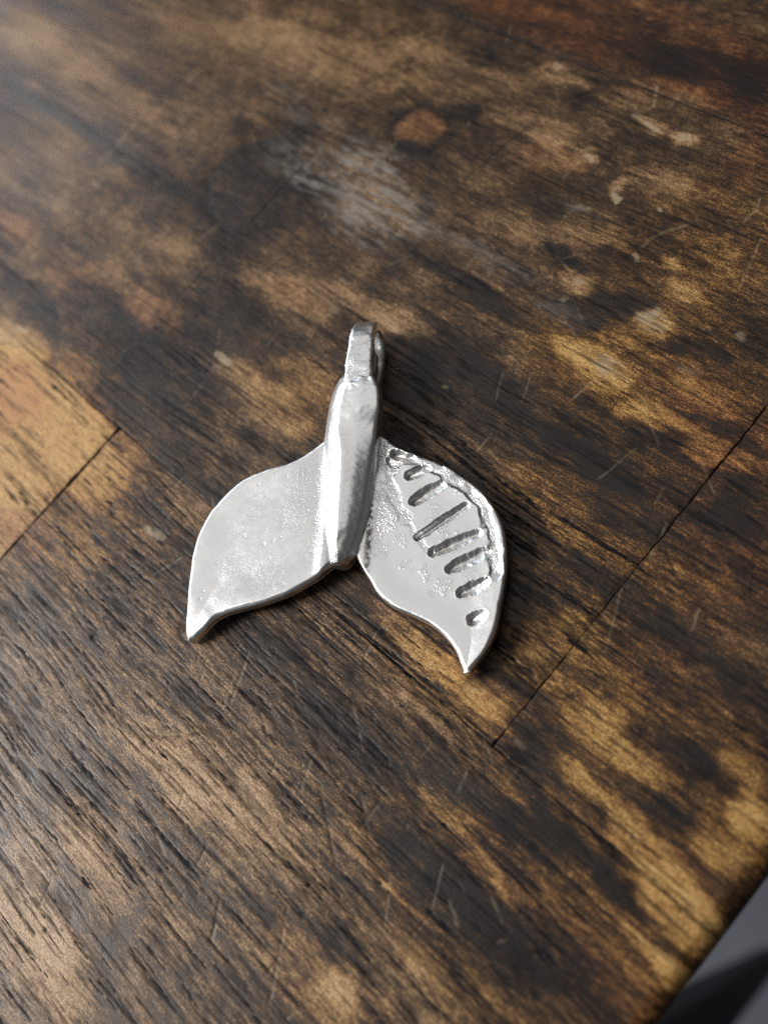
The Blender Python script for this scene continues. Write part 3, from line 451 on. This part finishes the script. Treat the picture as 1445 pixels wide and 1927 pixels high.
def relief_right(X, Y, d, d1, d2, Z):
    ds, _ = dist_poly(X, Y, STEM_AX)
    dz = -0.25*sstep(0.2, 3.5, d) + 0.28*np.exp(-((ds-3.2)/0.8)**2)
    rough = np.full_like(X, 0.05); wob = fbm(X/1.0, Y/1.0, 501, 3)
    zx = X+2.2*(fbm(X/1.1, Y/1.1, 531, 4)-0.5); zy = Y+2.2*(fbm(X/1.1, Y/1.1, 533, 4)-0.5)
    for x, y, rr_, a in ZONE_R:
        g = np.exp(-(np.hypot(zx-x, zy-y)/rr_)**2*1.2); rough = np.maximum(rough, a*sstep(0.28, 0.72, g*(0.35+1.25*wob)))
    tar_shade = np.full_like(X, 0.03)
    wx = X+0.45*(fbm(X/0.9, Y/0.9, 511, 2, 0.4)-0.5); wy = Y+0.45*(fbm(X/0.9, Y/0.9, 513, 2, 0.4)-0.5)
    for pts, hw, dep in CHAN:
        q, par = dist_poly(wx, wy, spline(pts, 40)); ww = 1.6*hw*(0.6+0.9*vnoise(X/1.0, Y/1.0, 515))
        g = sstep(1.05, 0.35, q/ww)*sstep(0.0, 0.08, 1-par)
        dz = dz-1.0*dep*g*(0.7+0.6*vnoise(X/.9, Y/.9, 535)); rough = np.maximum(rough, 0.65*g); tar_shade = np.maximum(tar_shade, 0.05*g)
    for a, b, hw, dep in GROOVES:
        gx = X+0.30*(fbm(X/0.7, Y/0.7, 541, 3)-0.5); gy = Y+0.30*(fbm(X/0.6, Y/0.6, 543, 3)-0.5)
        q, par = dist_poly(gx, gy, np.array([a, b])); hw = 1.38*hw*(0.80+0.22*np.sin(math.pi*np.clip(par, 0.0, 1))+0.30*(fbm(X/1.1, Y/1.1, 529, 2)-.5)); g = sstep(1.1, 0.05, q/hw)**0.8
        lip = np.exp(-((q/hw-1.18)/0.2)**2)
        dz = dz-0.85*dep*g*(1.05-0.5*par)*(0.85+0.3*fbm(X/1.4, Y/1.4, 517, 2)) + 0.02*lip
        rough = np.where(g > 0.2, 0.03, rough); tar_shade = np.maximum(tar_shade, (0.70-0.45*par)*sstep(0.25, 1.0, g)*(0.55+0.5*fbm(X/1.3, Y/1.3, 519, 2)))  # groove tone: patina plus dark reflections painted into the silver colour
    q = np.hypot(X-NICK[0], Y-NICK[1]); dz = dz-0.5*np.exp(-(q/0.35)**2)
    dz = dz + 0.08*(fbm(X/3, Y/3, 521, 2)-0.5) + 0.07*rough*(fbm(X/0.18, Y/0.18, 523, 2)-0.5)
    tar_shade = np.maximum(tar_shade, 0.85*np.exp(-((ds-3.95)/0.3)**2)*sstep(.4, .7, vnoise(X/.3, Y/.3, 525)))
    return dz, tar_shade, rough
fluke('fluke', [(-3.16, 8.6, 2.6), (-1.84, 9.44, 2.8), (-0.66, 9.57, 2.9), (1.13, 9.52, 3.0), (3.38, 9.94, 3.0), (5.82, 10.59, 3.0), (8.38, 11.02, 3.0), (11.05, 11.06, 3.0), (13.51, 10.91, 3.0), (15.94, 10.16, 3.0), (17.85, 9.17, 3.0), (19.58, 7.71, 3.0), (21.18, 5.84, 2.95), (22.52, 3.83, 2.9), (23.57, 1.89, 2.8), (24.38, 0.45, 2.75), (25.11, -1.17, 2.7), (25.47, -3.05, 2.6), (25.49, -4.65, 2.4), (25.47, -5.84, 2.2)],
      [(4.24, -2.78, 2.5), (5.29, -3.24, 2.5), (6.29, -3.73, 2.5), (7.89, -4.32, 2.5), (9.75, -4.92, 2.5), (11.67, -5.53, 2.5), (13.98, -5.57, 2.5), (16.46, -4.97, 2.45), (18.83, -4.5, 2.4), (21.06, -4.56, 2.35), (22.92, -5.03, 2.3), (24.19, -5.75, 2.2), (25.03, -6.23, 2.1)],
      1.6, relief_right, ns=300, nt=300, r=0.42, label='fluke with seven carved grooves and a chased rim')

def loft(name, rings, closed_cap=True, attrs=None):
    """closed rings (n, k, 3) swept into one skin; both ends close to a point."""
    Rg = np.array(rings); n, k, _ = Rg.shape
    a, b = Rg[0].mean(0), Rg[-1].mean(0); da = Rg[0].mean(0)-Rg[3].mean(0); db = Rg[-1].mean(0)-Rg[-4].mean(0)
    da /= np.linalg.norm(da)+1e-9; db /= np.linalg.norm(db)+1e-9
    pre = [a+(Rg[0]-a)*s+da*e for s, e in ((0.02, 0.55), (0.5, 0.47), (0.8, 0.3), (0.94, 0.13))]
    post = [b+(Rg[-1]-b)*s+db*e for s, e in ((0.94, 0.13), (0.8, 0.3), (0.5, 0.47), (0.02, 0.55))]
    V_ = np.concatenate([np.array(pre), Rg, np.array(post)], 0)
    return V_
def skin_noise(V_, amp, scale, seed):
    nx = np.gradient(V_, axis=0); ny = (np.roll(V_, -1, 1)-np.roll(V_, 1, 1)); nn = np.cross(ny, nx)
    nn /= np.linalg.norm(nn, axis=2, keepdims=True)+1e-9
    f = fbm(V_[..., 0]/scale+V_[..., 2]*0.7/scale, V_[..., 1]/scale-V_[..., 2]*0.5/scale, seed, 3)-0.5
    return nn*f[..., None]*amp

LB = [(4.36, -6.38, 2.2), (3.34, -5.59, 2.4), (1.52, -3.97, 2.6), (-1.02, -1.67, 2.7), (-3.7, 1.06, 2.8), (-6.14, 3.64, 2.9), (-8.21, 6.45, 3.2), (-9.62, 8.87, 3.5), (-10.6, 11.17, 3.8), (-10.49, 12.66, 4.2)]
RG = [(5.19, -5.89, 3.2), (4.52, -4.93, 3.9), (3.48, -3.11, 4.6), (1.56, -0.56, 4.9), (-0.51, 2.0, 5.1), (-2.68, 4.63, 5.2), (-5.67, 6.95, 5.1), (-7.26, 9.17, 5.4), (-8.11, 11.2, 5.7), (-8.46, 12.56, 5.7)]
SH = [(5.89, -5.13, 3.0), (5.98, -3.68, 3.5), (5.35, -1.76, 3.75), (3.83, 1.11, 3.95), (1.85, 4.17, 4.1), (0.04, 7.0, 4.3), (-1.74, 9.79, 4.7), (-2.8, 11.7, 5.3), (-4.39, 13.48, 5.6), (-5.96, 14.24, 5.7)]
RB = [(6.18, -4.84, 2.1), (6.26, -3.51, 2.5), (5.71, -1.5, 2.9), (4.18, 1.43, 3.0), (1.87, 4.8, 3.0), (-0.12, 7.6, 3.1), (-1.85, 10.17, 3.3), (-3.28, 12.06, 3.6), (-4.83, 13.84, 4.0), (-6.38, 14.6, 4.4)]
def stem():
    n, k = 170, 96
    L, G_, H, Q = (spline(a, n) for a in (LB, RG, SH, RB))
    rings = []
    for i in range(n):
        l, g, h, q = L[i], G_[i], H[i], Q[i]
        lo = l+(q-l)*0.10; lo[2] = l[2]-1.5; ro = q+(l-q)*0.06; ro[2] = q[2]-1.5
        mid = (g+h)/2+np.array([0, 0, 0.18]); lm = (l+g)/2+np.array([-0.10, -0.08, 0.12])
        poly = np.array([lo, l, lm, g, mid, h, q, ro, lo])
        s = np.concatenate([[0], np.cumsum(np.linalg.norm(np.diff(poly, axis=0), axis=1))])
        u = np.linspace(0, s[-1], k, endpoint=False)
        ring = np.stack([np.interp(u, s, poly[:, c]) for c in range(3)], 1)
        for _ in range(4): ring = 0.5*ring+0.25*(np.roll(ring, 1, 0)+np.roll(ring, -1, 0))
        rings.append(ring)
    V_ = loft('stem', rings)
    V_ = V_ + skin_noise(V_, 0.10, 1.8, 601) + skin_noise(V_, 0.05, 0.35, 611)
    W = V_.shape[0]; s = np.linspace(0, 1, W)[:, None]*np.ones((1, k))
    cap = sstep(0.86, 0.96, s); foot = sstep(0.10, 0.02, s)
    wob = fbm(V_[..., 0]/0.8, V_[..., 1]/0.8, 621, 3)
    V_ = V_ + skin_noise(V_, 1.0, 0.7, 631)*(0.28*np.maximum(cap, foot))[..., None]
    rough = 0.04+0.75*cap*sstep(.42, .62, wob)+0.5*foot
    cr = (V_[..., 2] < 3.3)*0.3*(s < 0.75)
    rough = rough+cr
    tar_shade = 0.03+0.35*foot*sstep(.4, .6, wob)
    mesh_obj('stem', V_.reshape(-1, 3), grid_quads(W, k, wrap=True), SILVER, pend, dict(tarnish_shade=tar_shade, rough=rough))
stem()

BO = (-7.85, 13.44, 6.0)
AX = np.array([-0.606, 0.795]); WD = np.array([0.795, 0.606])
def strap(path, widths, thick, seed, n=120, k=56):
    p = spline([(a, z, w_) for a, z, w_ in zip(*zip(*path), widths)], n)
    t = np.gradient(p[:, :2], axis=0); t /= np.linalg.norm(t, axis=1, keepdims=True); nrm = np.stack([-t[:, 1], t[:, 0]], 1)
    th = np.linspace(0, 2*math.pi, k, endpoint=False)
    ce, se = np.cos(th), np.sin(th); e = 0.38
    cu = np.sign(ce)*np.abs(ce)**e; su = np.sign(se)*np.abs(se)**0.55
    rings = []
    for i in range(n):
        wv = cu*p[i, 2]/2; nv = su*thick/2
        a = p[i, 0]+nrm[i, 0]*nv; z = p[i, 1]+nrm[i, 1]*nv
        rings.append(np.stack([BO[0]+AX[0]*a+WD[0]*wv, BO[1]+AX[1]*a+WD[1]*wv, z], 1))
    V_ = loft('strap', rings); V_ = V_ + skin_noise(V_, 0.25, 1.3, seed) + skin_noise(V_, 0.06, 0.4, seed+5)
    return V_
def bail():
    c, zc, r = 5.55, 3.15, 2.3
    path = [(-1.6, 4.9), (0.5, 5.2), (2.8, 5.4), (4.4, 5.45)] + [(c+r*math.sin(math.radians(q)), zc+r*math.cos(math.radians(q))) for q in (0, 30, 60, 90, 120, 150, 180)] + [(4.0, 0.95), (2.2, 1.25), (0.0, 2.0), (-2.0, 2.7), (-3.2, 3.2)]
    wd = [3.7, 3.6, 3.4, 3.25, 3.15, 3.1, 3.1, 3.1, 3.1, 3.1, 3.2, 3.2, 3.3, 3.2, 2.8, 2.4]
    a = strap(path, wd, 1.4, 701)
    b = strap([(-1.8, 3.8), (0.2, 3.6), (2.2, 3.3), (4.2, 2.9)], [3.3, 3.3, 3.1, 2.6], 1.7, 711, 60, 56)
    va = a.reshape(-1, 3); vb = b.reshape(-1, 3)
    q = np.concatenate([grid_quads(a.shape[0], a.shape[1], wrap=True), grid_quads(b.shape[0], b.shape[1], off=len(va), wrap=True)])
    v = np.concatenate([va, vb]); f = fbm(v[:, 0]/0.8, v[:, 1]/0.8, 721, 3)
    mesh_obj('bail', v, q, SILVER, pend, dict(rough=0.08+0.5*sstep(.42, .62, f), tarnish_shade=0.04+0.22*sstep(4.2, 2.5, v[:, 2])*sstep(.35, .6, f)))
bail()
